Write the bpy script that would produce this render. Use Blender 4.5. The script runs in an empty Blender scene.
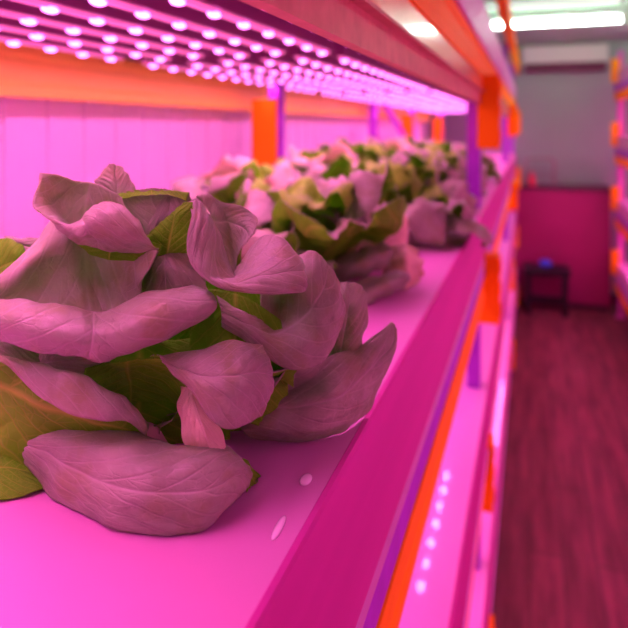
import bpy, bmesh, math, random
from mathutils import Vector, noise, Matrix, Quaternion
random.seed(7)
C = bpy.context.scene.collection
F = 610.6; CA = math.cos(math.atan2(216, F)); SA = math.sin(math.atan2(216, F)); CH = 1.80   # camera height
FOOT = 0.0

def P(px, py, d):
    "a point of the place seen at photo pixel px,py, d metres in front of the lens"
    u = (px - 314) / F * d
    return Vector((u * CA - d * SA, u * SA + d * CA, CH - (py - 127) / F * d))

# ---------------------------------------------------------------- materials
def mat(name, col, rough=.5, metal=0, spec=.5, emis=None, estr=0, coat=0, var=0, vscale=8, stretch=(1,1,1), bump=0, bscale=40):
    m = bpy.data.materials.new(name); m.use_nodes = True
    nt = m.node_tree; b = nt.nodes['Principled BSDF']
    b.inputs['Base Color'].default_value = (*col, 1)
    b.inputs['Roughness'].default_value = rough; b.inputs['Metallic'].default_value = metal
    b.inputs['Specular IOR Level'].default_value = spec
    b.inputs['Coat Weight'].default_value = coat; b.inputs['Coat Roughness'].default_value = .06
    if emis:
        b.inputs['Emission Color'].default_value = (*emis, 1); b.inputs['Emission Strength'].default_value = estr
    if var or bump:
        tc = nt.nodes.new('ShaderNodeTexCoord'); mp = nt.nodes.new('ShaderNodeMapping'); mp.inputs['Scale'].default_value = stretch
        nt.links.new(tc.outputs['Object'], mp.inputs['Vector'])
        n = nt.nodes.new('ShaderNodeTexNoise'); n.inputs['Scale'].default_value = vscale; n.inputs['Detail'].default_value = 6
        nt.links.new(mp.outputs[0], n.inputs['Vector'])
        if var:
            r = nt.nodes.new('ShaderNodeMapRange'); r.inputs['From Min'].default_value = .3; r.inputs['From Max'].default_value = .7
            r.inputs['To Min'].default_value = 1 - var; r.inputs['To Max'].default_value = 1 + var
            nt.links.new(n.outputs[0], r.inputs[0])
            mx = nt.nodes.new('ShaderNodeVectorMath'); mx.operation = 'SCALE'; mx.inputs[0].default_value = col
            nt.links.new(r.outputs[0], mx.inputs['Scale']); nt.links.new(mx.outputs[0], b.inputs['Base Color'])
        if bump:
            n2 = nt.nodes.new('ShaderNodeTexNoise'); n2.inputs['Scale'].default_value = bscale; n2.inputs['Detail'].default_value = 4
            nt.links.new(mp.outputs[0], n2.inputs['Vector'])
            bp = nt.nodes.new('ShaderNodeBump'); bp.inputs['Strength'].default_value = bump; bp.inputs['Distance'].default_value = .01
            nt.links.new(n2.outputs[0], bp.inputs['Height']); nt.links.new(bp.outputs[0], b.inputs['Normal'])
    return m

LED = (1.0, .14, .62)
M = {}
M['tray'] = mat('white_plastic', (.60,.31,.50), .42, spec=.2, coat=.35, var=.03, vscale=5, bump=.05, bscale=6)
M['tray_low'] = mat('white_wet_plastic', (.84,.50,.76), .35, coat=.8, var=.03, vscale=5)
M['side'] = mat('shaded_tray_side_plastic', (.52,.06,.32), .5, spec=.15, var=.06, vscale=30, stretch=(1,.05,1))  # dim bounce light on the aisle-facing side is painted into this colour
M['side_lit'] = mat('lit_tray_side_plastic', (.62,.36,.60), .5, var=.05, vscale=20)  # same side plastic, paler, with lamp light painted into the colour
M['violet'] = mat('violet_enamel', (.36,.07,.62), .5, spec=.2, var=.1, vscale=20)
M['orange'] = mat('orange_enamel', (1.0,.50,.002), .6, spec=.12, var=.05, vscale=12)
M['orange3'] = mat('orange_enamel_post', (1.0,.38,.002), .6, spec=.12)
M['orange2'] = mat('orange_enamel_glossy', (1.0,.60,.10), .3, coat=.6, var=.05, vscale=12)
M['orange_lit'] = mat('lamp_lit_orange_enamel', (1.0,.90,.10), .35, spec=.3)  # same orange enamel, strong grow-light glare put into the colour
M['rust'] = mat('reddish_board', (.60,.42,.20), .5, spec=.2, var=.12, vscale=40)
M['board'] = mat('dark_board', (.09,.03,.06), .6, var=.15, vscale=30)
M['strip'] = mat('lamp_diffuser', (.9,.6,.8), .3, emis=(1,.16,.48), estr=.55)
M['housing'] = mat('lamp_housing', (.20,.05,.14), .4)
M['diode'] = mat('lit_diode', (1,1,1), .3, emis=(1,.20,.95), estr=5.6)
M['diode_low'] = mat('lit_diode_strong', (1,1,1), .3, emis=(1,.3,.95), estr=70)
M['wall'] = mat('white_wall_panel', (.85,.92,.90), .5, var=.02, vscale=3)
M['endwall'] = mat('grey_white_wall', (.36,.58,.44), .6, var=.03, vscale=3)
M['ceil'] = mat('ceiling_paint', (.4,.75,.5), .7)
M['tube'] = mat('fluorescent_glass', (1,1,1), .3, emis=(.82,1,.88), estr=32)
M['tube2'] = mat('fluorescent_glass_dim', (1,1,1), .3, emis=(.55,1,.75), estr=.9)
M['fixture'] = mat('fixture_enamel', (.55,.7,.6), .5)
M['acwhite'] = mat('cooler_casing', (.8,.95,.78), .5)
M['dark'] = mat('dark_slot', (.12,.03,.07), .6)
M['cabinet'] = mat('counter_laminate', (.36,.02,.14), .5, var=.06, vscale=4)
M['black'] = mat('black_plastic', (.012,.01,.014), .5)
M['blue'] = mat('blue_plastic', (.05,.1,.9), .4)
M['steel'] = mat('grey_steel', (.35,.33,.3), .35, metal=.6)
M['red'] = mat('red_plastic', (.8,.05,.12), .4)
M['rootplug'] = mat('growing_sponge', (.25,.2,.12), .9, bump=.4, bscale=200)

def floor_mat():
    m = bpy.data.materials.new('worn_floor_planks'); m.use_nodes = True
    nt = m.node_tree; N = nt.nodes; b = N['Principled BSDF']; b.inputs['Roughness'].default_value = .55; b.inputs['Specular IOR Level'].default_value = .25
    tc = N.new('ShaderNodeTexCoord'); mp = N.new('ShaderNodeMapping'); mp.inputs['Scale'].default_value = (9, .9, 1)
    nt.links.new(tc.outputs['Object'], mp.inputs[0])
    n = N.new('ShaderNodeTexNoise'); n.inputs['Scale'].default_value = 2.2; n.inputs['Detail'].default_value = 9; n.inputs['Roughness'].default_value = .65
    nt.links.new(mp.outputs[0], n.inputs['Vector'])
    w = N.new('ShaderNodeTexBrick'); w.inputs['Scale'].default_value = 1; w.inputs['Brick Width'].default_value = 1.1; w.inputs['Row Height'].default_value = .13
    w.inputs['Color1'].default_value = (.23,.06,.085,1); w.inputs['Color2'].default_value = (.18,.045,.065,1); w.inputs['Mortar'].default_value = (.13,.04,.05,1); w.inputs['Mortar Size'].default_value = .006
    mp2 = N.new('ShaderNodeMapping'); mp2.inputs['Rotation'].default_value = (0,0,math.pi/2)
    nt.links.new(tc.outputs['Object'], mp2.inputs[0]); nt.links.new(mp2.outputs[0], w.inputs['Vector'])
    r = N.new('ShaderNodeMapRange'); r.inputs['From Min'].default_value=.3; r.inputs['From Max'].default_value=.7; r.inputs['To Min'].default_value=.45; r.inputs['To Max'].default_value=1.5
    nt.links.new(n.outputs[0], r.inputs[0])
    s = N.new('ShaderNodeVectorMath'); s.operation='SCALE'; nt.links.new(w.outputs['Color'], s.inputs[0]); nt.links.new(r.outputs[0], s.inputs['Scale'])
    nt.links.new(s.outputs[0], b.inputs['Base Color'])
    return m
M['floor'] = floor_mat()

def leaf_mat(name, base, vein, trans, tw=.35, veinstr=.5, rough=.5, spec=.35):
    m = bpy.data.materials.new(name); m.use_nodes = True
    nt = m.node_tree; N = nt.nodes; L = nt.links
    for n in list(N): N.remove(n)
    out = N.new('ShaderNodeOutputMaterial'); b = N.new('ShaderNodeBsdfPrincipled'); b.inputs['Roughness'].default_value = rough; b.inputs['Specular IOR Level'].default_value = spec
    tr = N.new('ShaderNodeBsdfTranslucent'); mix = N.new('ShaderNodeMixShader'); mix.inputs[0].default_value = tw
    tr.inputs['Color'].default_value = (*trans, 1)
    L.new(b.outputs[0], mix.inputs[1]); L.new(tr.outputs[0], mix.inputs[2]); L.new(mix.outputs[0], out.inputs[0])
    uv = N.new('ShaderNodeTexCoord'); sep = N.new('ShaderNodeSeparateXYZ'); L.new(uv.outputs['UV'], sep.inputs[0])
    nz = N.new('ShaderNodeTexNoise'); nz.inputs['Scale'].default_value = 5; nz.inputs['Detail'].default_value = 3; L.new(uv.outputs['UV'], nz.inputs['Vector'])
    def mth(op, a, b2=None, c=None):
        n = N.new('ShaderNodeMath'); n.operation = op
        for i, x in enumerate((a, b2, c)):
            if x is None: continue
            if isinstance(x, (int, float)): n.inputs[i].default_value = x
            else: L.new(x, n.inputs[i])
        return n.outputs[0]
    wob = mth('MULTIPLY', mth('SUBTRACT', nz.outputs[0], .5), .05)
    du = mth('ABSOLUTE', mth('ADD', mth('SUBTRACT', sep.outputs[0], .5), mth('MULTIPLY', wob, .35)))
    # midrib: thick at the base, thin at the tip
    wid = mth('MULTIPLY_ADD', sep.outputs[1], -.024, .034)
    mid = mth('SUBTRACT', 1.0, mth('MINIMUM', mth('DIVIDE', du, wid), 1.0))
    # side veins
    ph = mth('MULTIPLY', mth('ADD', mth('SUBTRACT', sep.outputs[1], mth('MULTIPLY', du, 1.0)), wob), 7.0)
    fr = mth('ABSOLUTE', mth('SUBTRACT', mth('FRACT', ph), .5))
    sv = mth('SUBTRACT', 1.0, mth('MINIMUM', mth('DIVIDE', fr, .09), 1.0))
    sv = mth('MULTIPLY', sv, .65)
    # net of small veins
    vo = N.new('ShaderNodeTexVoronoi'); vo.feature = 'DISTANCE_TO_EDGE'; vo.inputs['Scale'].default_value = 13
    vadd = N.new('ShaderNodeVectorMath'); vadd.operation = 'ADD'; L.new(uv.outputs['UV'], vadd.inputs[0])
    vs = N.new('ShaderNodeVectorMath'); vs.operation = 'SCALE'; vs.inputs['Scale'].default_value = .12; L.new(nz.outputs['Color'], vs.inputs[0]); L.new(vs.outputs[0], vadd.inputs[1])
    L.new(vadd.outputs[0], vo.inputs['Vector'])
    net = mth('MULTIPLY', mth('SUBTRACT', 1.0, mth('MINIMUM', mth('DIVIDE', vo.outputs['Distance'], .07), 1.0)), .28)
    v = mth('MAXIMUM', mth('MAXIMUM', mid, sv), net)
    v = mth('MULTIPLY', v, veinstr)
    nb = N.new('ShaderNodeTexNoise'); nb.inputs['Scale'].default_value = 3.5; nb.inputs['Detail'].default_value = 5
    L.new(uv.outputs['Object'], nb.inputs['Vector']); nb.inputs['Scale'].default_value = 22
    rr = N.new('ShaderNodeMapRange'); rr.inputs['From Min'].default_value = .3; rr.inputs['From Max'].default_value = .7; rr.inputs['To Min'].default_value = .72; rr.inputs['To Max'].default_value = 1.2
    L.new(nb.outputs[0], rr.inputs[0])
    sc = N.new('ShaderNodeVectorMath'); sc.operation = 'SCALE'; sc.inputs[0].default_value = base; L.new(rr.outputs[0], sc.inputs['Scale'])
    mo = N.new('ShaderNodeTexNoise'); mo.inputs['Scale'].default_value = 34; mo.inputs['Detail'].default_value = 5; L.new(uv.outputs['Object'], mo.inputs['Vector'])
    mr = N.new('ShaderNodeMapRange'); mr.inputs['From Min'].default_value = .50; mr.inputs['From Max'].default_value = .66; mr.inputs['To Min'].default_value = 0; mr.inputs['To Max'].default_value = .55
    L.new(mo.outputs[0], mr.inputs[0])
    mm = N.new('ShaderNodeMix'); mm.data_type = 'RGBA'; L.new(mr.outputs[0], mm.inputs['Factor']); L.new(sc.outputs[0], mm.inputs['A']); mm.inputs['B'].default_value = (base[0]*.75, base[1]*.72, base[2]*.3, 1)
    mc = N.new('ShaderNodeMix'); mc.data_type = 'RGBA'; L.new(v, mc.inputs['Factor']); L.new(mm.outputs['Result'], mc.inputs['A']); mc.inputs['B'].default_value = (*vein, 1)
    L.new(mc.outputs['Result'], b.inputs['Base Color'])
    fine = N.new('ShaderNodeTexNoise'); fine.inputs['Scale'].default_value = 260; L.new(uv.outputs['Object'], fine.inputs['Vector'])
    big = N.new('ShaderNodeTexNoise'); big.inputs['Scale'].default_value = 45; big.inputs['Detail'].default_value = 2; L.new(uv.outputs['Object'], big.inputs['Vector'])
    h = mth('ADD', mth('MULTIPLY', v, -.8), mth('ADD', mth('MULTIPLY', fine.outputs[0], .3), mth('MULTIPLY', big.outputs[0], 1.6)))
    bp = N.new('ShaderNodeBump'); bp.inputs['Strength'].default_value = .55; bp.inputs['Distance'].default_value = .0034
    L.new(h, bp.inputs['Height']); L.new(bp.outputs[0], b.inputs['Normal'])
    return m
M['leaf'] = leaf_mat('leaf_upper', (.36,.49,.26), (.62,.78,.48), (.20,.85,.01), .24, .45, .42, .5)
M['under'] = leaf_mat('leaf_underside', (.15,.72,.012), (.48,.85,.08), (.22,.9,.01), .25, .7, .6, .15)
M['pale'] = leaf_mat('leaf_pale', (.85,.95,.50), (.9,.95,.6), (.6,.6,.10), .25, .5)
M['young'] = leaf_mat('leaf_young', (.22,.72,.02), (.5,.8,.12), (.35,.85,.01), .3, .5)
M['rib'] = mat('leaf_rib', (.62,.72,.42), .45)

# ---------------------------------------------------------------- mesh helpers
def link(name, me, m=None, parent=None):
    o = bpy.data.objects.new(name, me); C.objects.link(o)
    if m is not None:
        for x in (m if isinstance(m, (list, tuple)) else [m]): me.materials.append(x)
    if parent: o.parent = parent
    return o
def tag(o, label=None, cat=None, group=None, kind=None):
    for k, v in (('label',label),('category',cat),('group',group),('kind',kind)):
        if v: o[k] = v
    return o
def empty(name, loc, label=None, cat=None, group=None, kind=None):
    o = bpy.data.objects.new(name, None); C.objects.link(o); o.location = loc; o.empty_display_size = .05
    return tag(o, label, cat, group, kind)
def box(bm, a, b):
    (x0,y0,z0),(x1,y1,z1) = a, b
    x0,x1=sorted((x0,x1)); y0,y1=sorted((y0,y1)); z0,z1=sorted((z0,z1))
    v = [bm.verts.new(p) for p in ((x0,y0,z0),(x1,y0,z0),(x1,y1,z0),(x0,y1,z0),(x0,y0,z1),(x1,y0,z1),(x1,y1,z1),(x0,y1,z1))]
    for f in ((3,2,1,0),(4,5,6,7),(0,1,5,4),(1,2,6,5),(2,3,7,6),(3,0,4,7)): bm.faces.new([v[i] for i in f])
def done(name, bm, m, parent=None, bevel=0, off=None, smooth=False):
    if off is not None: bmesh.ops.translate(bm, verts=bm.verts, vec=-Vector(off))
    if bevel: bmesh.ops.bevel(bm, geom=list(bm.edges), offset=bevel, segments=2, affect='EDGES', profile=.5)
    if smooth:
        for f in bm.faces: f.smooth = True
    me = bpy.data.meshes.new(name); bm.to_mesh(me); bm.free()
    return link(name, me, m, parent)
def boxo(name, a, b, m, parent=None, bevel=0, off=None):
    bm = bmesh.new(); box(bm, a, b); return done(name, bm, m, parent, bevel, off)
def prism(bm, prof, y0, y1):
    "extrude an (x,z) outline along Y"
    n = len(prof); a = [bm.verts.new((x,y0,z)) for x,z in prof]; b = [bm.verts.new((x,y1,z)) for x,z in prof]
    for i in range(n):
        j = (i+1) % n; bm.faces.new((a[i],a[j],b[j],b[i]))
    bm.faces.new(a[::-1]); bm.faces.new(b)
    bmesh.ops.recalc_face_normals(bm, faces=bm.faces)
def tube(bm, pts, r, n=10):
    pts = [Vector(p) for p in pts]; rings = []
    for i, p in enumerate(pts):
        t = (pts[min(i+1,len(pts)-1)] - pts[max(i-1,0)]).normalized()
        q = t.to_track_quat('Z','Y')
        rings.append([bm.verts.new(p + q @ Vector((r*math.cos(2*math.pi*k/n), r*math.sin(2*math.pi*k/n), 0))) for k in range(n)])
    for a, b in zip(rings, rings[1:]):
        for k in range(n): bm.faces.new((a[k],a[(k+1)%n],b[(k+1)%n],b[k]))
    bm.faces.new(rings[0][::-1]); bm.faces.new(rings[-1])

# ---------------------------------------------------------------- leaves
def cr(p, t):
    "Catmull-Rom through the list p, t in 0..1"
    n = len(p) - 1; s = min(t * n, n - 1e-6); i = int(s); f = s - i
    a = p[i-1] if i > 0 else p[0]*2 - p[1]
    d = p[i+2] if i+2 <= n else p[n]*2 - p[n-1]
    b, c = p[i], p[i+1]
    return .5*((2*b) + (c-a)*f + (2*a-5*b+4*c-d)*f*f + (3*b-a-3*c+d)*f*f*f)
def sheet(name, rows, origin, parent, mats, nu=34, nv=40, wob=.0016, seed=0, thick=.0007, edge=.0025, clampz=None, flip=False, blis=.0013):
    "a leaf blade through a grid of 3D points (rows run base to tip, each row margin to margin)"
    G = []
    for j in range(nv+1):
        t = j/nv
        cols = [cr([r[k] for r in rows], t) for k in range(len(rows[0]))]
        G.append([cr(cols, i/nu) for i in range(nu+1)])
    verts = []
    for j in range(nv+1):
        for i in range(nu+1):
            p = G[j][i]
            a = G[j][min(i+1,nu)] - G[j][max(i-1,0)]; b = G[min(j+1,nv)][i] - G[max(j-1,0)][i]
            n = a.cross(b); n = n.normalized() if n.length > 1e-12 else Vector((0,0,1))
            u = i/nu; e = abs(2*u-1)**6
            w = noise.noise(p*30 + Vector((seed*3.1,0,0))) * wob*2.2 + noise.noise(p*78 + Vector((0,seed*1.7,0))) * wob*1.3
            w += e * edge * math.sin(j/nv*17 + seed*2 + (3 if u > .5 else 0))
            vv = j/nv; ph = (vv - abs(u-.5))*7 + 1.1*noise.noise(p*26 + Vector((seed*5.3,2,0))); act = min(1, abs(u-.5)*7)*(1-abs(2*u-1)**4)
            w += blis*(abs(math.cos(math.pi*ph))**.6*act - .6*math.exp(-((u-.5)/.045)**2))*(1-.3*vv)*(-1 if flip else 1)
            q = p + n*w
            if clampz is not None and q.z < clampz: q.z = clampz
            verts.append(q - origin)
    faces = [(j*(nu+1)+i, j*(nu+1)+i+1, (j+1)*(nu+1)+i+1, (j+1)*(nu+1)+i) for j in range(nv) for i in range(nu)]
    if flip: faces = [f[::-1] for f in faces]
    me = bpy.data.meshes.new(name); me.from_pydata([tuple(v) for v in verts], [], faces)
    uvl = me.uv_layers.new(name='UVMap')
    for poly in me.polygons:
        poly.use_smooth = True
        for li in poly.loop_indices:
            vi = me.loops[li].vertex_index; uvl.data[li].uv = ((vi % (nu+1))/nu, (vi//(nu+1))/nv)
    o = link(name, me, mats, parent)
    s = o.modifiers.new('thickness','SOLIDIFY'); s.thickness = thick; s.offset = 0; s.material_offset = 1 if len(mats) > 1 else 0
    return o

TR = CH - .26          # tray surface height
LEAFM = [M['leaf'], M['under']]

def gen_rows(rnd, L, W, a0, a1, yaw, cup, fold, wave, base_r=.012, twist=0, tiproll=0):
    "rows of one generic leaf growing from the origin: a0 start angle from horizontal, a1 end angle"
    rows = []; n = 7; p = Vector((base_r, 0, .004)); step = L/(n-1)
    for j in range(n):
        t = j/(n-1); ang = a0 + (a1-a0)*t**1.3 - tiproll*max(0,t-.72)*3
        if j: p = p + Vector((math.cos(ang), 0, math.sin(ang)))*step
        w = W * (.16 + .84*math.sin(min(1, t*1.12)**.9*math.pi*.56)) * (1 if t < .8 else 1 - (t-.8)**1.5*6.2)
        w = max(w, .012)
        up = Vector((-math.sin(ang), 0, math.cos(ang)))
        row = []
        for k in (-1,-.62,-.25,0,.25,.62,1):
            c = cup*(abs(k)**1.7)*w*(1 - .3*t) - (fold*max(0,abs(k)-.6)*w*t*2.2)
            c += math.sin(k*6+t*9+wave*7)*.008*wave*abs(k)*t*3
            row.append(p + Vector((0, k*w*(1 - .25*abs(cup)*abs(k)), 0)) + up*c + Vector((0, twist*t*w, 0)))
        rows.append(row)
    R = Matrix.Rotation(yaw, 3, 'Z')
    return [[R @ q for q in r] for r in rows]

def gen_head(name, origin, seed, n=22, size=1.0, skip=None, res=(18,22), pale_at=()):
    rnd = random.Random(seed)
    root = empty(name, origin)
    bm = bmesh.new(); bmesh.ops.create_cone(bm, cap_ends=True, segments=16, radius1=.022*size, radius2=.012*size, depth=.05)
    bmesh.ops.translate(bm, verts=bm.verts, vec=(0,0,.026)); done('stalk', bm, M['rib'], root, smooth=True)
    for i in range(n):
        t = i/(n-1); yaw = i*2.39996 + rnd.uniform(-.25,.25)
        L = size*(.205 - .035*t)*rnd.uniform(.88,1.12)
        W = size*(.108 - .026*t)*rnd.uniform(.85,1.15)
        a0 = math.radians(38 + 52*t + rnd.uniform(-8,8)); a1 = math.radians(-25 + 98*t + rnd.uniform(-22,22))
        rows = gen_rows(rnd, L, W, a0, a1, yaw, rnd.uniform(.1,.6) + .3*t, rnd.uniform(.2,1.1), rnd.uniform(.8,2.4), .010*size, rnd.uniform(-.4,.4), rnd.uniform(0,1.8))
        if skip and skip(yaw, t): continue
        ms = [M['pale'], M['pale']] if i in pale_at else [M['young'], M['under']] if i > n*.35 and rnd.random() < .5 else LEAFM
        sheet('leaf', rows, Vector((0,0,0)), root, ms, res[0], res[1], wob=.0062, seed=seed*50+i, thick=.0009, edge=.006, clampz=.002, flip=True)
    return root
def dup_tree(root, loc, rz, sc=1.0, shrink=False):
    r = root.copy(); C.objects.link(r); r.location = loc; r.rotation_euler = (0,0,rz); r.scale = (sc,sc,sc)
    for ch in list(root.children):
        c = ch.copy(); C.objects.link(c); c.parent = r
        for g in ch.children:
            d = g.copy(); C.objects.link(d); d.parent = c
    return r
#HERO
def G(*rows):
    return [[P(*q) for q in r] for r in rows]
HX = Vector((-.300, .425, TR))
hero = empty('lettuce_head', HX, 'large sharp butterhead lettuce nearest on the white tray, broad folded dusky leaves', 'lettuce', 'lettuces growing on the middle tray')
bm = bmesh.new(); bmesh.ops.create_cone(bm, cap_ends=True, segments=20, radius1=.026, radius2=.014, depth=.06)
bmesh.ops.translate(bm, verts=bm.verts, vec=(0,0,.031)); done('stalk', bm, M['rib'], hero, smooth=True)
def leaf(rows, seed=0, flip=False, mats=None, nu=44, nv=48, wob=.0013, edge=.0012, name='leaf', thick=.0008):
    return sheet(name, rows, HX, hero, mats or LEAFM, nu, nv, wob=wob, seed=seed, edge=edge, thick=thick, clampz=TR+.002, flip=flip)
LEAVES = {}
exec_leaves = True
# bottom leaf lying on the tray
LEAVES['bottom'] = G(
 [(-6,428,.475),(-4,432,.468),(-2,436,.466),(0,440,.468),(2,444,.475)],
 [(45,424,.455),(46,436,.435),(42,452,.430),(34,466,.437),(28,474,.448)],
 [(92,426,.440),(94,446,.415),(90,478,.404),(82,500,.406),(72,510,.414)],
 [(147,440,.430),(152,460,.402),(149,492,.388),(142,520,.386),(136,536,.388)],
 [(192,444,.430),(202,458,.404),(206,490,.392),(198,520,.390),(188,537,.389)],
 [(225,448,.435),(236,458,.418),(240,474,.408),(232,498,.402),(214,519,.402)],
 [(240,461,.432),(248,470,.427),(249,480,.424),(243,488,.424),(234,494,.424)])
LEAVES['bottom_tip'] = G(
 [(232,452,.438),(238,456,.434),(243,462,.430)],
 [(242,458,.440),(247,468,.434),(246,482,.428)],
 [(252,466,.446),(254,480,.440),(246,494,.432)],
 [(260,478,.452),(257,492,.446),(246,504,.436)],
 [(254,492,.452),(244,506,.444),(222,520,.418)])
# left leaf showing its olive underside, margin rolled towards us
LEAVES['rolled'] = G(
 [(-45,520,.470),(-42,470,.462),(-36,420,.450),(-28,375,.440),(-20,350,.436),(-14,350,.428),(-16,358,.424)],
 [(0,500,.462),(0,460,.452),(0,420,.442),(-1,385,.434),(0,358,.430),(6,358,.422),(8,366,.418)],
 [(36,492,.456),(34,460,.448),(32,430,.438),(31,400,.430),(33,367,.424),(36,378,.414),(36,394,.411)],
 [(72,480,.452),(70,458,.446),(70,436,.438),(70,414,.428),(75,373,.420),(76,392,.409),(72,415,.406)],
 [(104,470,.448),(103,455,.444),(102,440,.438),(101,424,.430),(104,388,.422),(106,402,.411),(100,421,.408)],
 [(130,462,.446),(129,452,.443),(128,440,.438),(127,428,.432),(129,405,.424),(131,413,.416),(126,421,.413)],
 [(150,452,.444),(149,447,.442),(148,441,.439),(147,436,.436),(147,424,.430),(148,428,.426),(146,436,.424)])
# pale narrow folded leaf in the middle front
LEAVES['pale'] = G(
 [(180,386,.450),(188,384,.444),(196,388,.444),(204,394,.450)],
 [(177,402,.442),(188,402,.434),(200,406,.434),(208,412,.442)],
 [(180,424,.434),(194,424,.424),(208,428,.424),(219,434,.434)],
 [(188,448,.430),(204,448,.420),(220,452,.420),(234,458,.430)],
 [(198,466,.430),(214,464,.424),(232,466,.424),(246,472,.432)])
# front right leaf, olive arch at left and a broad lobe hanging down
LEAVES['lobe_under'] = G(
 [(84,372,.446),(98,367,.442),(116,362,.438),(140,359,.434),(164,360,.430),(182,372,.424)],
 [(84,380,.452),(98,374,.448),(116,370,.446),(140,368,.444),(166,368,.440),(184,382,.436)],
 [(86,390,.462),(98,386,.460),(118,386,.460),(142,386,.458),(166,386,.456),(186,396,.450)],
 [(90,404,.474),(104,402,.474),(120,402,.474),(144,402,.472),(168,402,.470),(190,410,.466)])
LEAVES['lobe'] = G(
 [(150,357,.434),(158,358,.430),(164,361,.427),(168,366,.427)],
 [(172,356,.432),(180,364,.423),(184,374,.417),(184,384,.418)],
 [(196,352,.430),(200,366,.415),(202,386,.408),(200,402,.410)],
 [(222,344,.434),(230,362,.416),(232,392,.404),(222,428,.404)],
 [(246,342,.442),(254,358,.424),(256,388,.412),(246,424,.410)],
 [(262,346,.452),(270,364,.436),(272,390,.426),(264,417,.420)])
LEAVES['pointed'] = G(
 [(236,392,.500),(238,404,.500),(240,418,.496),(244,430,.492),(250,438,.490)],
 [(262,374,.488),(264,390,.500),(266,408,.490),(270,428,.484),(276,441,.500)],
 [(300,370,.500),(302,384,.506),(304,406,.490),(306,430,.490),(310,443,.510)],
 [(332,356,.514),(336,372,.504),(342,394,.500),(344,418,.508),(344,432,.520)],
 [(358,346,.528),(364,354,.522),(372,368,.520),(374,386,.534),(368,406,.552)],
 [(380,332,.538),(385,336,.536),(392,344,.536),(394,352,.538),(390,362,.542)],
 [(391,322,.544),(393,323,.544),(396,326,.544),(397,332,.545),(396,337,.546)])
# tall right leaf with bulging blade
LEAVES['bulge'] = G(
 [(216,296,.478),(220,306,.474),(222,318,.472),(222,328,.476)],
 [(240,310,.484),(246,318,.476),(248,330,.470),(246,342,.474)],
 [(258,312,.500),(272,322,.508),(276,344,.478),(268,358,.470)],
 [(262,292,.512),(287,306,.524),(302,342,.482),(292,370,.472)],
 [(276,272,.514),(300,288,.500),(322,326,.490),(324,361,.484)],
 [(294,256,.516),(314,270,.504),(334,300,.500),(340,332,.500)],
 [(308,250,.520),(320,256,.514),(332,272,.512),(342,304,.514)])
LEAVES['behind_right'] = G(
 [(316,366,.535),(330,368,.528),(346,362,.528),(356,350,.535)],
 [(324,330,.535),(336,332,.524),(352,336,.524),(364,330,.532)],
 [(332,300,.538),(342,300,.528),(356,306,.528),(367,304,.535)],
 [(338,286,.542),(345,283,.538),(354,283,.538),(362,288,.542)])
# great cupped leaf in front with its margin folded out
LEAVES['cup'] = G(
 [(-26,300,.462),(0,280,.470),(32,245,.482),(60,210,.490),(90,214,.502),(120,228,.496),(146,240,.476),(158,251,.462)],
 [(-24,304,.460),(4,286,.464),(38,258,.472),(70,238,.478),(94,250,.502),(116,256,.490),(138,266,.468),(152,268,.456)],
 [(-22,308,.462),(8,296,.472),(44,280,.488),(74,274,.490),(96,284,.508),(110,290,.500),(128,290,.476),(142,286,.462)],
 [(-20,318,.456),(12,314,.468),(46,310,.482),(78,314,.486),(100,322,.486),(112,324,.484),(130,312,.478),(150,300,.468)],
 [(-18,316,.446),(14,314,.452),(48,316,.456),(80,324,.458),(102,332,.458),(116,330,.458),(146,308,.458),(186,294,.460)],
 [(-20,304,.424),(14,300,.428),(48,304,.432),(80,308,.435),(104,314,.437),(118,309,.438),(150,293,.444),(194,286,.450)],
 [(-20,318,.411),(10,314,.410),(46,319,.409),(80,320,.409),(104,324,.410),(124,320,.413),(162,302,.420),(210,291,.438)],
 [(-20,330,.410),(10,328,.406),(44,337,.403),(78,341,.402),(104,343,.403),(128,340,.407),(172,322,.416),(216,304,.434)],
 [(-20,338,.420),(12,340,.415),(44,350,.413),(76,354,.412),(102,361,.410),(128,352,.415),(168,340,.423),(208,318,.438)])
LEAVES['crest'] = G(
 [(40,173,.462),(58,175,.468),(78,182,.474),(100,185,.478),(116,193,.480),(122,198,.480)],
 [(38,182,.458),(56,190,.470),(74,200,.478),(96,204,.480),(112,208,.480),(124,206,.476)],
 [(35,194,.450),(54,210,.466),(72,230,.478),(92,224,.480),(112,218,.478),(132,222,.470)],
 [(36,206,.441),(54,218,.440),(70,224,.442),(90,211,.446),(112,206,.446),(138,223,.450)],
 [(42,214,.438),(57,222,.433),(74,226,.429),(94,217,.428),(118,217,.430),(148,233,.440)],
 [(49,219,.440),(62,228,.433),(80,234,.428),(101,232,.427),(124,234,.428),(152,244,.439)],
 [(54,222,.446),(66,231,.441),(85,238,.437),(107,241,.436),(131,244,.438),(158,250,.444)],
 [(60,228,.456),(72,238,.452),(88,246,.450),(110,250,.450),(134,252,.450),(158,252,.452)])
LEAVES['under_crest'] = G(
 [(60,226,.470),(84,232,.468),(110,234,.468),(136,238,.466),(162,246,.462)],
 [(64,232,.472),(85,242,.469),(110,246,.468),(136,250,.466),(160,251,.463)],
 [(70,238,.476),(88,254,.472),(110,259,.471),(134,262,.469),(156,256,.465)])
LEAVES['crest_tip'] = G(
 [(96,200,.500),(110,206,.498),(124,206,.498),(136,196,.502)],
 [(97,186,.502),(110,186,.498),(124,190,.500),(135,187,.504)],
 [(98,179,.504),(110,174,.500),(120,176,.502),(129,177,.506)],
 [(110,168,.506),(113,166,.505),(118,168,.506),(122,170,.508)])
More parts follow.
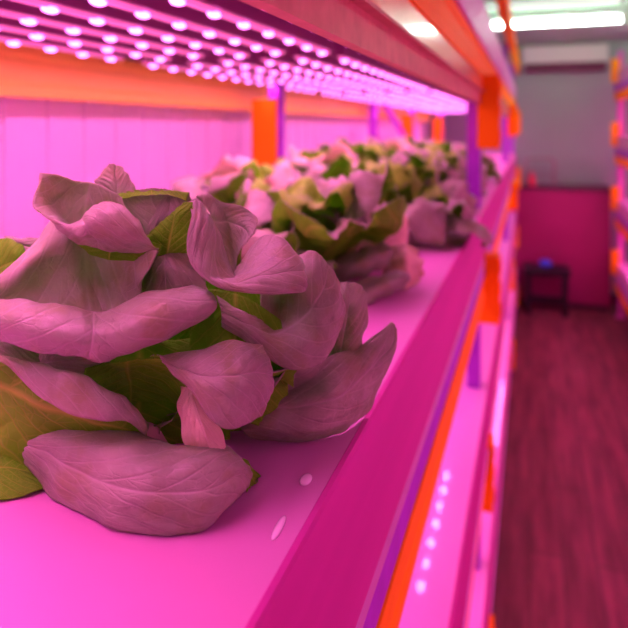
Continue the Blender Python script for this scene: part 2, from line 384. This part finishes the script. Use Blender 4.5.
# olive arched leaf behind the centre
LEAVES['arch'] = G(
 [(150,300,.492),(170,300,.488),(190,300,.490),(206,300,.496)],
 [(134,262,.494),(158,262,.484),(182,258,.486),(206,256,.496)],
 [(122,222,.496),(148,222,.488),(174,216,.488),(200,216,.496)],
 [(118,200,.496),(140,202,.490),(166,202,.490),(194,204,.496)],
 [(118,193,.494),(138,188,.490),(164,187,.490),(188,196,.494)],
 [(120,200,.488),(140,194,.482),(164,193,.482),(186,202,.488)],)
LEAVES['fold'] = G(
 [(136,256,.486),(156,256,.480),(178,252,.470),(198,256,.466)],
 [(142,242,.480),(160,236,.474),(182,232,.464),(199,240,.461)],
 [(152,230,.478),(168,218,.472),(182,212,.463),(196,216,.458)],
 [(168,217,.478),(177,208,.472),(186,203,.465),(193,202,.460)])
LEAVES['blotch'] = G(
 [(154,204,.490),(164,196,.488),(178,198,.488),(192,206,.492)],
 [(150,220,.486),(162,214,.485),(174,214,.484),(190,216,.490)],
 [(142,244,.486),(156,244,.484),(174,244,.482),(196,246,.488)],
 [(134,266,.486),(154,268,.476),(176,268,.472),(200,270,.478)],
 [(132,300,.484),(154,304,.474),(180,306,.470),(214,304,.476)])
LEAVES['swirl'] = G(
 [(190,200,.462),(198,200,.466),(207,210,.472),(214,226,.478),(222,240,.482)],
 [(192,214,.452),(202,216,.456),(214,226,.466),(222,244,.472),(228,262,.474)],
 [(187,236,.440),(200,240,.442),(216,250,.452),(226,264,.464),(233,278,.468)],
 [(188,256,.432),(202,264,.432),(218,272,.440),(230,276,.456),(236,281,.464)],
 [(198,273,.428),(210,278,.428),(224,280,.436),(236,280,.454),(238,275,.470)],
 [(216,286,.426),(228,286,.426),(240,282,.436),(246,274,.458),(243,260,.482)],
 [(240,292,.428),(250,288,.430),(260,278,.442),(260,264,.462),(252,246,.486)],
 [(270,294,.434),(278,288,.438),(282,274,.448),(280,256,.464),(266,236,.486)],
 [(292,293,.442),(298,286,.446),(300,272,.454),(294,256,.466),(281,238,.482)],
 [(302,290,.452),(304,284,.454),(304,272,.460),(301,262,.468),(294,250,.478)])
LEAVES['loop'] = G(
 [(196,196,.500),(204,204,.502),(212,220,.504),(222,262,.502),(230,282,.496)],
 [(204,192,.506),(212,200,.506),(219,222,.506),(225,244,.504),(233,276,.496)],
 [(222,202,.512),(224,210,.514),(228,222,.514),(232,240,.510),(238,268,.500)],
 [(242,206,.512),(242,214,.512),(240,226,.508),(240,242,.502),(240,266,.492)],
 [(255,216,.504),(252,222,.502),(246,232,.498),(242,246,.494),(240,264,.488)],
 [(256,226,.496),(252,234,.494),(246,242,.492),(240,252,.490),(236,266,.486)])
LEAVES['left_small'] = G(
 [(-20,250,.520),(-18,270,.512),(-14,290,.510),(-10,310,.515)],
 [(0,239,.518),(2,256,.508),(4,276,.506),(6,296,.512)],
 [(14,241,.516),(16,254,.508),(16,268,.508),(14,288,.514)],
 [(23,248,.520),(25,254,.516),(24,262,.516),(20,276,.520)])
LEAVES['left_thin'] = G(
 [(4,236,.535),(8,240,.530),(12,246,.530)],
 [(24,238,.530),(26,246,.524),(28,258,.522)],
 [(46,238,.525),(48,250,.520),(50,266,.518)],
 [(70,238,.520),(70,256,.516),(70,276,.514)])
LEAVES['left_mid'] = G(
 [(-30,318,.470),(-30,335,.462),(-28,352,.462),(-26,368,.468)],
 [(0,322,.462),(2,334,.456),(4,348,.456),(6,366,.464)],
 [(20,332,.464),(22,340,.460),(24,352,.460),(26,368,.468)],
 [(44,344,.470),(44,350,.468),(44,358,.468),(44,366,.472)])
LEAVES['mid_bits'] = G(
 [(40,352,.452),(42,360,.450),(46,368,.452),(52,376,.456)],
 [(52,344,.448),(56,354,.444),(62,364,.446),(70,376,.452)],
 [(74,346,.450),(80,354,.446),(88,362,.448),(94,374,.454)],
 [(96,352,.456),(104,358,.452),(112,364,.454),(120,372,.458)])
LEAVES['low_left'] = G(
 [(-40,430,.470),(-38,455,.455),(-34,480,.440),(-26,500,.424)],
 [(0,436,.465),(0,456,.450),(2,478,.436),(4,501,.423)],
 [(22,446,.460),(24,462,.450),(28,478,.438),(34,493,.430)],
 [(38,462,.460),(42,470,.452),(46,478,.445),(50,484,.438)])
LEAVES['core_a'] = G(
 [(60,300,.500),(110,330,.490),(170,340,.488),(230,330,.500)],
 [(60,350,.490),(110,366,.480),(170,372,.478),(230,366,.488)],
 [(60,400,.490),(110,410,.482),(170,412,.480),(230,408,.486)],
 [(70,440,.500),(110,446,.494),(170,446,.492),(230,440,.496)])
LEAVES['core_c'] = G(
 [(150,262,.515),(200,262,.515),(256,268,.530),(310,320,.535)],
 [(150,330,.505),(200,330,.505),(250,340,.510),(322,352,.520)],
 [(150,380,.500),(200,380,.500),(250,376,.502),(332,378,.515)],
 [(150,430,.505),(200,430,.500),(250,430,.500),(320,410,.515)])
LEAVES['core_b'] = G(
 [(190,290,.500),(220,290,.492),(250,300,.496),(280,320,.506)],
 [(190,320,.490),(220,330,.482),(250,346,.486),(284,362,.500)],
 [(190,360,.480),(220,372,.476),(250,390,.480),(290,400,.496)],
 [(190,400,.480),(220,410,.476),(250,424,.480),(290,432,.496)])
FLIP = {'cup','crest','swirl','bottom_tip','blotch'}
UNDER = {'under_crest','lobe_under','fold','low_left','left_small','core_a','core_b','core_c'}
for k, (nm, rows) in enumerate(LEAVES.items()):
    leaf(rows, seed=k, flip=nm in FLIP, mats=[M['pale'],M['pale']] if nm == 'pale' else [M['under'],M['under']] if nm in UNDER else None)
# the far side of the same plant
rr = random.Random(3)
for i in range(15):
    yaw = math.radians(rr.uniform(15, 175)) + .1; t = i/14
    rows = gen_rows(rr, .14-.02*t, .06, math.radians(25+55*t), math.radians(-10+55*t), yaw, .35, .3, .8, .012, 0, .4)
    sheet('leaf', rows, Vector((0,0,0)), hero, LEAFM, 14, 18, wob=.003, seed=200+i, thick=.0009, edge=.005, clampz=.002, flip=True)
#ENDHERO

# ---------------------------------------------------------------- other lettuces
protoA = gen_head('lettuce_head', (-.345,.930,TR), 11, 15, 1.08, pale_at=(3,), skip=lambda yaw, t: t < .3 and -1.5 < math.remainder(yaw, 2*math.pi) < .4)
OA = Vector((-.345,.930,TR))
for k_, (g_, m_) in enumerate(((G([(390,246,1.01),(404,243,.995),(417,250,1.005)],[(384,264,.985),(406,262,.96),(424,266,.98)],[(378,284,.98),(402,290,.955),(420,281,.985)]), 'pale'),
      (G([(326,262,.97),(330,274,.955),(336,288,.95)],[(360,249,.96),(364,261,.925),(368,274,.94)],[(384,243,.955),(393,252,.94),(388,268,.945)]), 'leaf'),
      (G([(326,286,.93),(334,298,.90),(345,308,.88)],[(370,277,.93),(376,288,.895),(378,300,.90)],[(398,270,.94),(409,276,.925),(402,288,.93)]), 'leaf'))):
    sheet('leaf', g_, OA, protoA, [M[m_], M[m_]], 18, 18, wob=.002, seed=70+k_, thick=.0012, edge=.003, clampz=TR+.002)
protoB = gen_head('lettuce_head', (-.315,1.43,TR), 23, 15, 1.1)
protoC = gen_head('lettuce_head', (-.62,1.32,TR), 37, 14, 1.05, pale_at=(12,10))
GL = 'lettuces growing on the middle tray'
tag(protoA, 'blurred lettuce just behind the large sharp one, low outer leaf curled to the tray', 'lettuce', GL)
tag(protoB, 'dark leafy lettuce third in the row by the tray edge', 'lettuce', GL)
tag(protoC, 'yellowish pale lettuce in the back row in front of the first orange post', 'lettuce', GL)
more = [(protoC,-.62,1.80,1.1,1.1,'second lettuce of the back row, right of the orange post'),
        (protoA,-.325,1.90,2.0,.95,'fourth lettuce along the tray edge, beside the near orange connector'),
        (protoB,-.62,2.28,.5,1.1,'third lettuce of the back row, below the violet brace'),
        (protoA,-.33,2.38,3.6,.95,'fifth lettuce along the tray edge'),
        (protoC,-.62,2.76,2.8,1.1,'fourth lettuce of the back row'),
        (protoB,-.33,2.86,4.6,.95,'sixth lettuce along the tray edge'),
        (protoA,-.62,3.25,5.1,1.1,'fifth lettuce of the back row'),
        (protoC,-.33,3.34,.9,.95,'seventh and last lettuce in view along the tray edge'),]
for pr, x, y, rz, sc, lab in more:
    tag(dup_tree(pr, (x,y,TR), rz, sc), lab, 'lettuce', GL)

# glossy white blobs put in to imitate lamp glints on the tray
M['lamp_glint'] = mat('painted_lamp_glint', (.95,.98,.95), .12, spec=1.0, coat=1.0)
for (a, b, r, lab) in (((303,486),(309,474),.0045,'rounder white blob imitating a lamp glint on the tray between lettuce and rim'),((272,541),(285,516),.0028,'long thin white blob imitating a lamp glint near the low front leaf')):
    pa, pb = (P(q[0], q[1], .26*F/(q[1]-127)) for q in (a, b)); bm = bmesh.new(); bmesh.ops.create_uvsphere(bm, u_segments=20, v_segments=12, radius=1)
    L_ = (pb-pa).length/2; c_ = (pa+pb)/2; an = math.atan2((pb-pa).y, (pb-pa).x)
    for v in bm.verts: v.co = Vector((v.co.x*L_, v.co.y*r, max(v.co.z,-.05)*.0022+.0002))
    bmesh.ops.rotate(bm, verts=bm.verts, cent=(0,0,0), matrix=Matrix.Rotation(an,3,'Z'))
    o = tag(done('glint_blob', bm, M['lamp_glint'], smooth=True), lab, 'water drop', 'imitated lamp glints on the tray'); o.location = (c_.x, c_.y, TR)

# ---------------------------------------------------------------- racks
XF, XB = -.134, -.93
def frame(root, xf, xb, y, mm, top):
    s = 1 if xf > xb else -1
    for x in (xf - s*.038, xb + s*.06):
        bm = bmesh.new(); box(bm, (x-.02,y-.03,0), (x+.02,y+.03,top)); box(bm, (x-.045,y-.05,0), (x+.045,y+.05,.006)); done('post', bm, mm, root, off=root.location)
    for k in range(2):
        z0 = .15 + k*.5; a = (xf-s*.06, y, z0); b = (xb, y, z0+.45)
        if k % 2: a, b = (xf-s*.06, y, z0+.45), (xb, y, z0)
        bm = bmesh.new(); tube(bm, [a, b], .010, 8); done('brace', bm, mm, root, off=root.location)
def connector(root, x, y, z0, z1, s, w=.085):
    bm = bmesh.new(); box(bm, (x-s*.024,y-w/2,z0), (x+s*.040,y+w/2,z1))
    for k in range(3):
        zz = z0+(z1-z0)*(k+.5)/3; box(bm, (x+s*.040,y-.012,zz-.02), (x+s*.044,y+.012,zz+.02))
    done('connector', bm, M['orange3'], root, bevel=.0015, off=root.location)
def cbeam(root, x, z0, z1, y0, y1, s, m):
    "a beam with a shallow channel along its outer face"
    h = z1-z0; prof = [(x-s*.04,z0),(x,z0),(x,z0+h*.2),(x-s*.004,z0+h*.28),(x-s*.004,z1-h*.28),(x,z1-h*.2),(x,z1),(x-s*.04,z1)]
    bm = bmesh.new(); prism(bm, prof, y0, y1); return done('beam', bm, m, root, off=root.location)

# left rack ------------------------------------------------------
rack = empty('pallet_rack', (XF,0,0), 'long storage rack left of the aisle with violet posts and orange beams', 'rack')
Y0, Y1 = -.75, 6.5
FR = [-.68, 2.05, 4.75, 6.42]
for y in FR: frame(rack, XF, XB, y, M['violet'], CH+.62)
tiers = [.38, -.26, -.84, -1.42]
for t in tiers[1:]:
    z = CH + t
    cbeam(rack, XF+.004, z-.265, z-.198, Y0, Y1, 1, M['orange'])
    boxo('rail', (XF-.03,Y0,z-.198), (XF+.001,Y1,z-.154), M['violet'], rack, off=rack.location)
    cbeam(rack, XB-.02, z-.265, z-.198, Y0, Y1, -1, M['orange'])
# the tier overhead
cbeam(rack, XF, CH+.154, CH+.238, Y0, Y1, 1, M['orange'])
bm = bmesh.new(); prism(bm, [(XF-.03,CH+.111),(XF-.004,CH+.111),(XF-.004,CH+.154),(XF-.03,CH+.154)], Y0, Y1); done('lower_rail', bm, M['orange2'], rack, off=rack.location)
bm = bmesh.new(); prism(bm, [(XF-.022,CH+.072),(XF-.010,CH+.072),(XF-.010,CH+.107),(XF+.002,CH+.107),(XF+.002,CH+.111),(XF-.022,CH+.111)], Y0, Y1); done('skirt_board', bm, M['rust'], rack, off=rack.location)
cbeam(rack, XB-.06, CH+.062, CH+.175, Y0, Y1, 1, M['orange_lit'])
# top open beam
cbeam(rack, XF+.045, CH+.50, CH+.58, Y0, 6.1, 1, M['orange'])
for y in FR[1:]:
    connector(rack, XF+.004, y-.06, CH-.066, CH+.16, 1)
    for t in tiers[1:]: connector(rack, XF+(.006 if t > -.5 else -.014), y-.06, CH+t-.345, CH+t-.14, 1)
    boxo('post_cover', (XB-.015,y-.052,TR+.004), (XB+.078,y-.037,CH+.10), M['orange3'], rack, off=rack.location)
bm = bmesh.new(); tube(bm, [P(370,80,3.9), P(412,150,4.9)], .02, 8); done('brace', bm, M['violet'], rack, off=rack.location)
bm = bmesh.new(); box(bm, (XB-.02,3.70,TR), (XB+.02,3.78,CH+.16)); done('post', bm, M['violet'], rack, off=rack.location)

def tray(name, xf, xb, z, s, m, label, sidem=None, h=.153, y0=Y0, y1=Y1):
    root = empty(name, ((xf+xb)/2,(y0+y1)/2,z-h), label, 'tray')
    bm = bmesh.new(); box(bm, (xf-s*.005,y0,z-.012), (xb,y1,z)); done('sheet', bm, m, root, off=root.location)
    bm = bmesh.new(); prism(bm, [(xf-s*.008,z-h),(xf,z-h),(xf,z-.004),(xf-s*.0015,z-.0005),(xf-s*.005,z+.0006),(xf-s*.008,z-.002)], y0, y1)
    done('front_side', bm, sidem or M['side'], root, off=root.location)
    bm = bmesh.new(); prism(bm, [(xf-s*.001,z-h-.001),(xf+s*.003,z-h-.001),(xf+s*.0045,z-h+.002),(xf-s*.001,z-h+.006)], y0, y1); done('lower_lip', bm, M['side_lit'], root, off=root.location)
    bm = bmesh.new(); box(bm, (xb,y0,z-h), (xb-s*.01,y1,z+.002)); done('rear_side', bm, m, root, off=root.location)
    return root
tray('growing_tray', XF, XB+.0, CH-.26, 1, M['tray'], 'white growing tray carrying the lettuces, with a tall magenta outer side')
tray('growing_tray', XF+.01, XB+.03, CH-.84, 1, M['tray_low'], 'empty wet white tray one tier below the lettuces, reflecting a row of lamps')
tray('growing_tray', XF+.012, XB+.03, CH-1.42, 1, M['tray_low'], 'lowest white tray of the left rack, near the floor')
tray('growing_tray', XF+.004, XB+.03, CH+.38, 1, M['tray'], 'tray overhead above the violet grow lights, seen as a lavender side', M['side_lit'], .142)

# board the lamps hang from
lb = boxo('lamp_board', (XF-.03,Y0,CH+.186), (XB-.0,6.45,CH+.198), M['board'])
tag(lb, 'dark board under the upper tray that the grow lights hang from', 'board')

# LED strips --------------------------------------------------------
SX = [-.305,-.395,-.485,-.575,-.668,-.768,-.868]
def led_strip(length, nd, individual, loc, x, z, dm='diode'):
    root = empty('grow_light', (x, loc, z))
    bm = bmesh.new(); prism(bm, [(-.016,.036),(-.013,.006),(.013,.006),(.016,.036)], 0, length); done('housing', bm, M['housing'], root)
    bm = bmesh.new(); prism(bm, [(-.006,.006),(-.005,0),(.005,0),(.006,.006)], .01, length-.01); done('diffuser', bm, M['strip'], root)
    def dio(bm, y):
        b2 = bmesh.new(); bmesh.ops.create_uvsphere(b2, u_segments=10, v_segments=6, radius=1)
        for v in b2.verts: v.co = Vector((v.co.x*.008, v.co.y*.0135 + y, v.co.z*.005 - .001))
        me = bpy.data.meshes.new('t'); b2.to_mesh(me); b2.free(); bm.from_mesh(me); bpy.data.meshes.remove(me)
    p = length/nd
    if individual:
        bm = bmesh.new(); dio(bm, 0); first = done('diode', bm, M[dm], root, smooth=True); first.location = (0, p/2, 0)
        for k in range(1, nd):
            c = first.copy(); C.objects.link(c); c.location = (0, p*(k+.5), 0)
    else:
        bm = bmesh.new()
        for k in range(nd): dio(bm, p*(k+.5))
        done('diode_row', bm, M[dm], root, smooth=True)
    return root
mods = [(-.07,1.25,14,True),(1.25,1.25,14,True),(2.57,1.25,14,True),(3.89,1.25,14,True),(5.21,1.2,13,True)]
order = ['first','second','third','fourth','fifth','sixth','seventh']
where = ['nearest module','past first gap','past second gap','past third gap','farthest module']
for mi, (y, ln, nd, ind) in enumerate(mods):
    proto = None
    for si, x in enumerate(SX):
        if proto is None: r = proto = led_strip(ln, nd, ind, y, x, CH+.15)
        else: r = dup_tree(proto, (x, y, CH+.15), 0)
        r.location = (x, y + (si % 2)*.03 - .01*(si//3), CH+.15)
        tag(r, f'lit violet strip over the lettuces, {order[si]} row from the aisle, {where[mi]}', 'grow light', 'grow lights over the lettuces')
    for yy in (y+.2, y+ln-.2):
        b = boxo('lamp_hanger', (XF-.03,yy-.012,CH+.178), (XB,yy+.012,CH+.186), M['housing'])
        tag(b, 'thin cross bar holding the lamp strips under the dark board', 'bar', 'lamp cross bars')
# lower tiers: the outer lamp rows whose reflections the wet trays show
tag(led_strip(.65, 7, True, 1.615, -.28, CH-.43, 'diode_low'), 'short lit strip mirrored as seven dots in the empty tray under the lettuces', 'grow light')
tag(led_strip(.95, 10, True, 3.65, -.187, CH-1.01, 'diode_low'), 'lit strip above the lowest tray, mirrored near the aisle floor', 'grow light')
tag(boxo('lamp_carrier', (XF-.03,1.9,CH-.394), (XB,1.93,CH-.384), M['housing']), 'cross bar carrying the short lamp strip below the lettuce tray', 'bar')
tag(boxo('lamp_carrier', (XF-.03,4.1,CH-.974), (XB,4.13,CH-.964), M['housing']), 'cross bar carrying the lamp strip above the lowest tray', 'bar')

# lights
def area(name, loc, sx, sy, e, col, rot=(0,0,0), spread=180):
    l = bpy.data.lights.new(name, 'AREA'); l.shape = 'RECTANGLE'; l.size = sx; l.size_y = sy; l.energy = e; l.color = col; l.spread = math.radians(spread)
    o = bpy.data.objects.new(name, l); C.objects.link(o); o.location = loc; o.rotation_euler = rot; return o
for x in SX: area('grow_lamp', (x,2.8,CH+.146), .014, 7.2, 20 if x < -.86 else 19 if x > -.32 else 11.2, LED, spread=170 if x < -.86 else 164 if x > -.32 else 112)
area('tier_lamp_middle', (-.60,2.9,CH-.42), .5, 6.9, 30, LED, spread=140)
area('tier_lamp_lower', (-.60,2.9,CH-1.0), .5, 6.9, 30, LED, spread=140)

# right rack -------------------------------------------------------
XR, XRB = .77, 1.55
rackr = empty('pallet_rack', (XR,0,0), 'storage rack right of the aisle, orange beams, only its far edge in view', 'rack')
M['violet_pink_lit'] = mat('pink_lit_violet_enamel', (.75,.14,.60), .5, spec=.2)  # violet post enamel with the pink lamp light mixed into its colour
for y in (-.68, 2.05, 4.2, 6.42): frame(rackr, XR, XRB, y, M['violet_pink_lit'], CH+.72)
rt = [-1.28,-.68,-.08,.52]
for t in rt:
    z = CH+t
    cbeam(rackr, XR-.004, z-.265, z-.19, Y0, Y1, -1, M['orange3'])
    boxo('rail', (XR+.03,Y0,z-.19), (XR-.001,Y1,z-.12), M['violet'], rackr, off=rackr.location)
    cbeam(rackr, XRB+.02, z-.265, z-.19, Y0, Y1, 1, M['orange3'])
    for y in (4.2, 6.36): connector(rackr, XR-.006, y, z-.10, z+.12, -1, .09)
    tray('growing_tray', XR, XRB, z, -1, M['tray_low'], ['lowest pink-lit tray of the right rack','pink-lit tray second from the floor on the right rack','third tray up on the right rack','top tray of the right rack'][rt.index(t)], M['side_lit'], .12)
for t in rt[:3]: area('tier_lamp_right', (1.15,2.9,CH+t+.32), .6, 6.6, 52, LED, spread=170)
area('tier_lamp_right', (1.15,2.9,CH+.84), .6, 6.6, 12, LED, spread=150)

# ---------------------------------------------------------------- room
XW, XE, YB, YE, ZC = -1.05, 1.75, -1.6, 6.95, CH+.86
def struct(name, a, b, m): return tag(boxo(name, a, b, m), kind='structure')
struct('floor', (XW-.2,YB,-.1), (XE+.2,YE+.2,0), M['floor'])
struct('ceiling', (XW-.2,YB,ZC), (XE+.2,YE+.2,ZC+.1), M['ceil'])
bm = bmesh.new(); prof = []; y = YB
pts = []
while y < YE:
    pts += [(XW,y),(XW,y+.112),(XW-.006,y+.115),(XW-.006,y+.121),(XW,y+.124)]; y += .124
pts = [p for p in pts if p[1] <= YE] + [(XW,YE)]
pts += [(XW-.1,YE),(XW-.1,YB)]
n = len(pts); a = [bm.verts.new((x,y,0)) for x,y in pts]; b = [bm.verts.new((x,y,ZC)) for x,y in pts]
for i in range(n): bm.faces.new((a[i],a[(i+1)%n],b[(i+1)%n],b[i]))
bmesh.ops.recalc_face_normals(bm, faces=bm.faces)
tag(done('wall_left', bm, M['wall']), kind='structure')
struct('wall_right', (XE,YB,0), (XE+.1,YE,ZC), M['wall'])
struct('wall_end', (XW-.1,YE,0), (XE+.1,YE+.1,ZC), M['endwall'])
struct('wall_rear', (XW-.1,YB-.1,0), (XE+.1,YB,ZC), M['wall'])
struct('baseboard_end', (XW,YE-.012,0), (XE,YE,.08), M['dark'])

# ceiling tubes
def lamp(y, z, x0, x1, m, label, drop=.06):
    r = empty('tube_light', ((x0+x1)/2, y, z), label, 'ceiling light')
    bm = bmesh.new(); tube(bm, [(x0+.02,y,z),(x1-.02,y,z)], .019, 14); done('tube', bm, m, r, off=r.location, smooth=False)
    bm = bmesh.new(); prism(bm, [(-.05,drop+.0),(-.035,.035),(.035,.035),(.05,drop)], 0, x1-x0)
    bmesh.ops.rotate(bm, verts=bm.verts, cent=(0,0,0), matrix=Matrix.Rotation(-math.pi/2,3,'Z')); bmesh.ops.translate(bm, verts=bm.verts, vec=(x0,y,z))
    done('fixture', bm, M['fixture'], r, off=r.location)
    for x in (x0, x1-.02):
        bm = bmesh.new(); box(bm, (x,y-.028,z-.028), (x+.02,y+.028,z+.04)); done('end_cap', bm, M['fixture'], r, off=r.location)
    for x in (x0+.15, x1-.15):
        bm = bmesh.new(); tube(bm, [(x,y,z+drop),(x,y,ZC)], .004, 6); done('hanger_rod', bm, M['fixture'], r, off=r.location)
    return r
lamp(4.90, CH+.78, -.33, .64, M['tube'], 'bright white tube light across the aisle, the lower one in view')
lamp(4.90, CH+.78, .67, 1.6, M['tube'], 'bright white tube light continuing over the right rack')
lamp(4.25, CH+.80, -.33, .55, M['tube2'], 'dimmer greenish tube light above the bright one at the top')
for y in (): lamp(y, CH+.78, -.33, .64, M['tube'], {2.9:'tube light across the aisle just out of view overhead',1.3:'tube light over the aisle beside the lettuces',-.3:'tube light behind the camera'}[y])

# cooler unit
ac = empty('air_cooler', (.35,YE,CH+.6), 'white wall cooler unit with a dark outlet slot on the end wall', 'air conditioner')
boxo('casing', (-.07,YE-.22,CH+.71), (.74,YE,CH+.92), M['acwhite'], ac, .006, off=ac.location) if False else boxo('casing', (-.07,YE-.22,CH+.66), (.74,YE-.001,CH+.84), M['acwhite'], ac, .006, off=ac.location)
boxo('outlet', (-.05,YE-.20,CH+.58), (.72,YE-.001,CH+.66), M['dark'], ac, .004, off=ac.location)
bm = bmesh.new(); box(bm, (-.05,YE-.23,CH+.585), (.72,YE-.205,CH+.60)); done('louver', bm, M['cabinet'], ac, off=ac.location)

# counter
ct = empty('counter', (.2,6.7,0), 'dark magenta counter cabinet standing against the end wall', 'cabinet')
YC = 6.55
boxo('body', (-.25,YC,.06), (.74,YE-.02,1.17), M['cabinet'], ct, .004, off=ct.location)
boxo('plinth', (-.23,YC+.03,0), (.72,YE-.03,.06), M['dark'], ct, off=ct.location)
boxo('worktop', (-.27,YC-.02,1.17), (.75,YE-.02,1.20), M['dark'], ct, .003, off=ct.location)
for x in (.14,):
    pass
bm = bmesh.new(); rk = [(-.04,YC+.12,1.21),(-.04,YC+.12,1.46),(-.02,YC+.12,1.48),(.21,YC+.12,1.48),(.23,YC+.12,1.46),(.23,YC+.12,1.21)]
tube(bm, rk, .018, 8); tube(bm, [(-.04,YC+.12,1.30),(.23,YC+.12,1.30)], .006, 6)
o = done('towel_rail', bm, M['steel'], None); tag(o, 'grey tube frame standing on the counter top', 'rail')
bm = bmesh.new()
for (r0,r1,z0,z1) in ((.035,.035,1.20,1.28),(.035,.016,1.28,1.31),(.016,.016,1.31,1.34)):
    bmesh.ops.create_cone(bm, cap_ends=True, segments=16, radius1=r0, radius2=r1, depth=z1-z0, matrix=Matrix.Translation((.02,YC+.06,(z0+z1)/2)))
tag(done('bottle', bm, M['red'], None), 'small reddish bottle on the counter beside the grey frame', 'bottle')
# stool
st = empty('bench', (.1,6.2,0), 'low black bench on the floor in front of the counter', 'bench')
boxo('seat', (-.06,6.2,.38), (.36,6.46,.45), M['black'], st, .01, off=st.location)
for x in (-.04,.29):
    for y in (6.22,6.40): boxo('leg', (x,y,0), (x+.05,y+.04,.38), M['black'], st, .004, off=st.location)
boxo('stretcher', (.0,6.32,.12), (.32,6.35,.16), M['black'], st, off=st.location)
bm = bmesh.new()
bmesh.ops.create_uvsphere(bm, u_segments=16, v_segments=8, radius=1)
for v in bm.verts: v.co = Vector((v.co.x*.06+.14, v.co.y*.045+6.33, max(v.co.z,-.6)*.045+.477+.0))
tag(done('cloth', bm, M['blue'], None, smooth=True), 'small bright blue bundle lying on the black bench', 'cloth')

# world and camera
w = bpy.data.worlds.new('room'); bpy.context.scene.world = w; w.use_nodes = True
w.node_tree.nodes['Background'].inputs[0].default_value = (1,.3,.6,1); w.node_tree.nodes['Background'].inputs[1].default_value = .05
cam = bpy.data.cameras.new('camera'); co = bpy.data.objects.new('camera', cam); C.objects.link(co)
co.location = (0,0,CH); co.rotation_euler = (math.pi/2, 0, math.atan2(216, F))
cam.sensor_width = 36; cam.lens = 36*F/628; cam.shift_y = -(314-127)/628; cam.clip_start = .01
cam.dof.use_dof = True; cam.dof.focus_distance = .445; cam.dof.aperture_fstop = 5.0
sc = bpy.context.scene; sc.camera = co
sc.view_settings.view_transform = 'Standard'; sc.view_settings.look = 'None'; sc.view_settings.gamma = 1; sc.view_settings.use_curve_mapping = False
sc.view_settings.exposure = 0
sc.cycles.use_denoising = True
sc.cycles.max_bounces = 8; sc.cycles.sample_clamp_indirect = 6
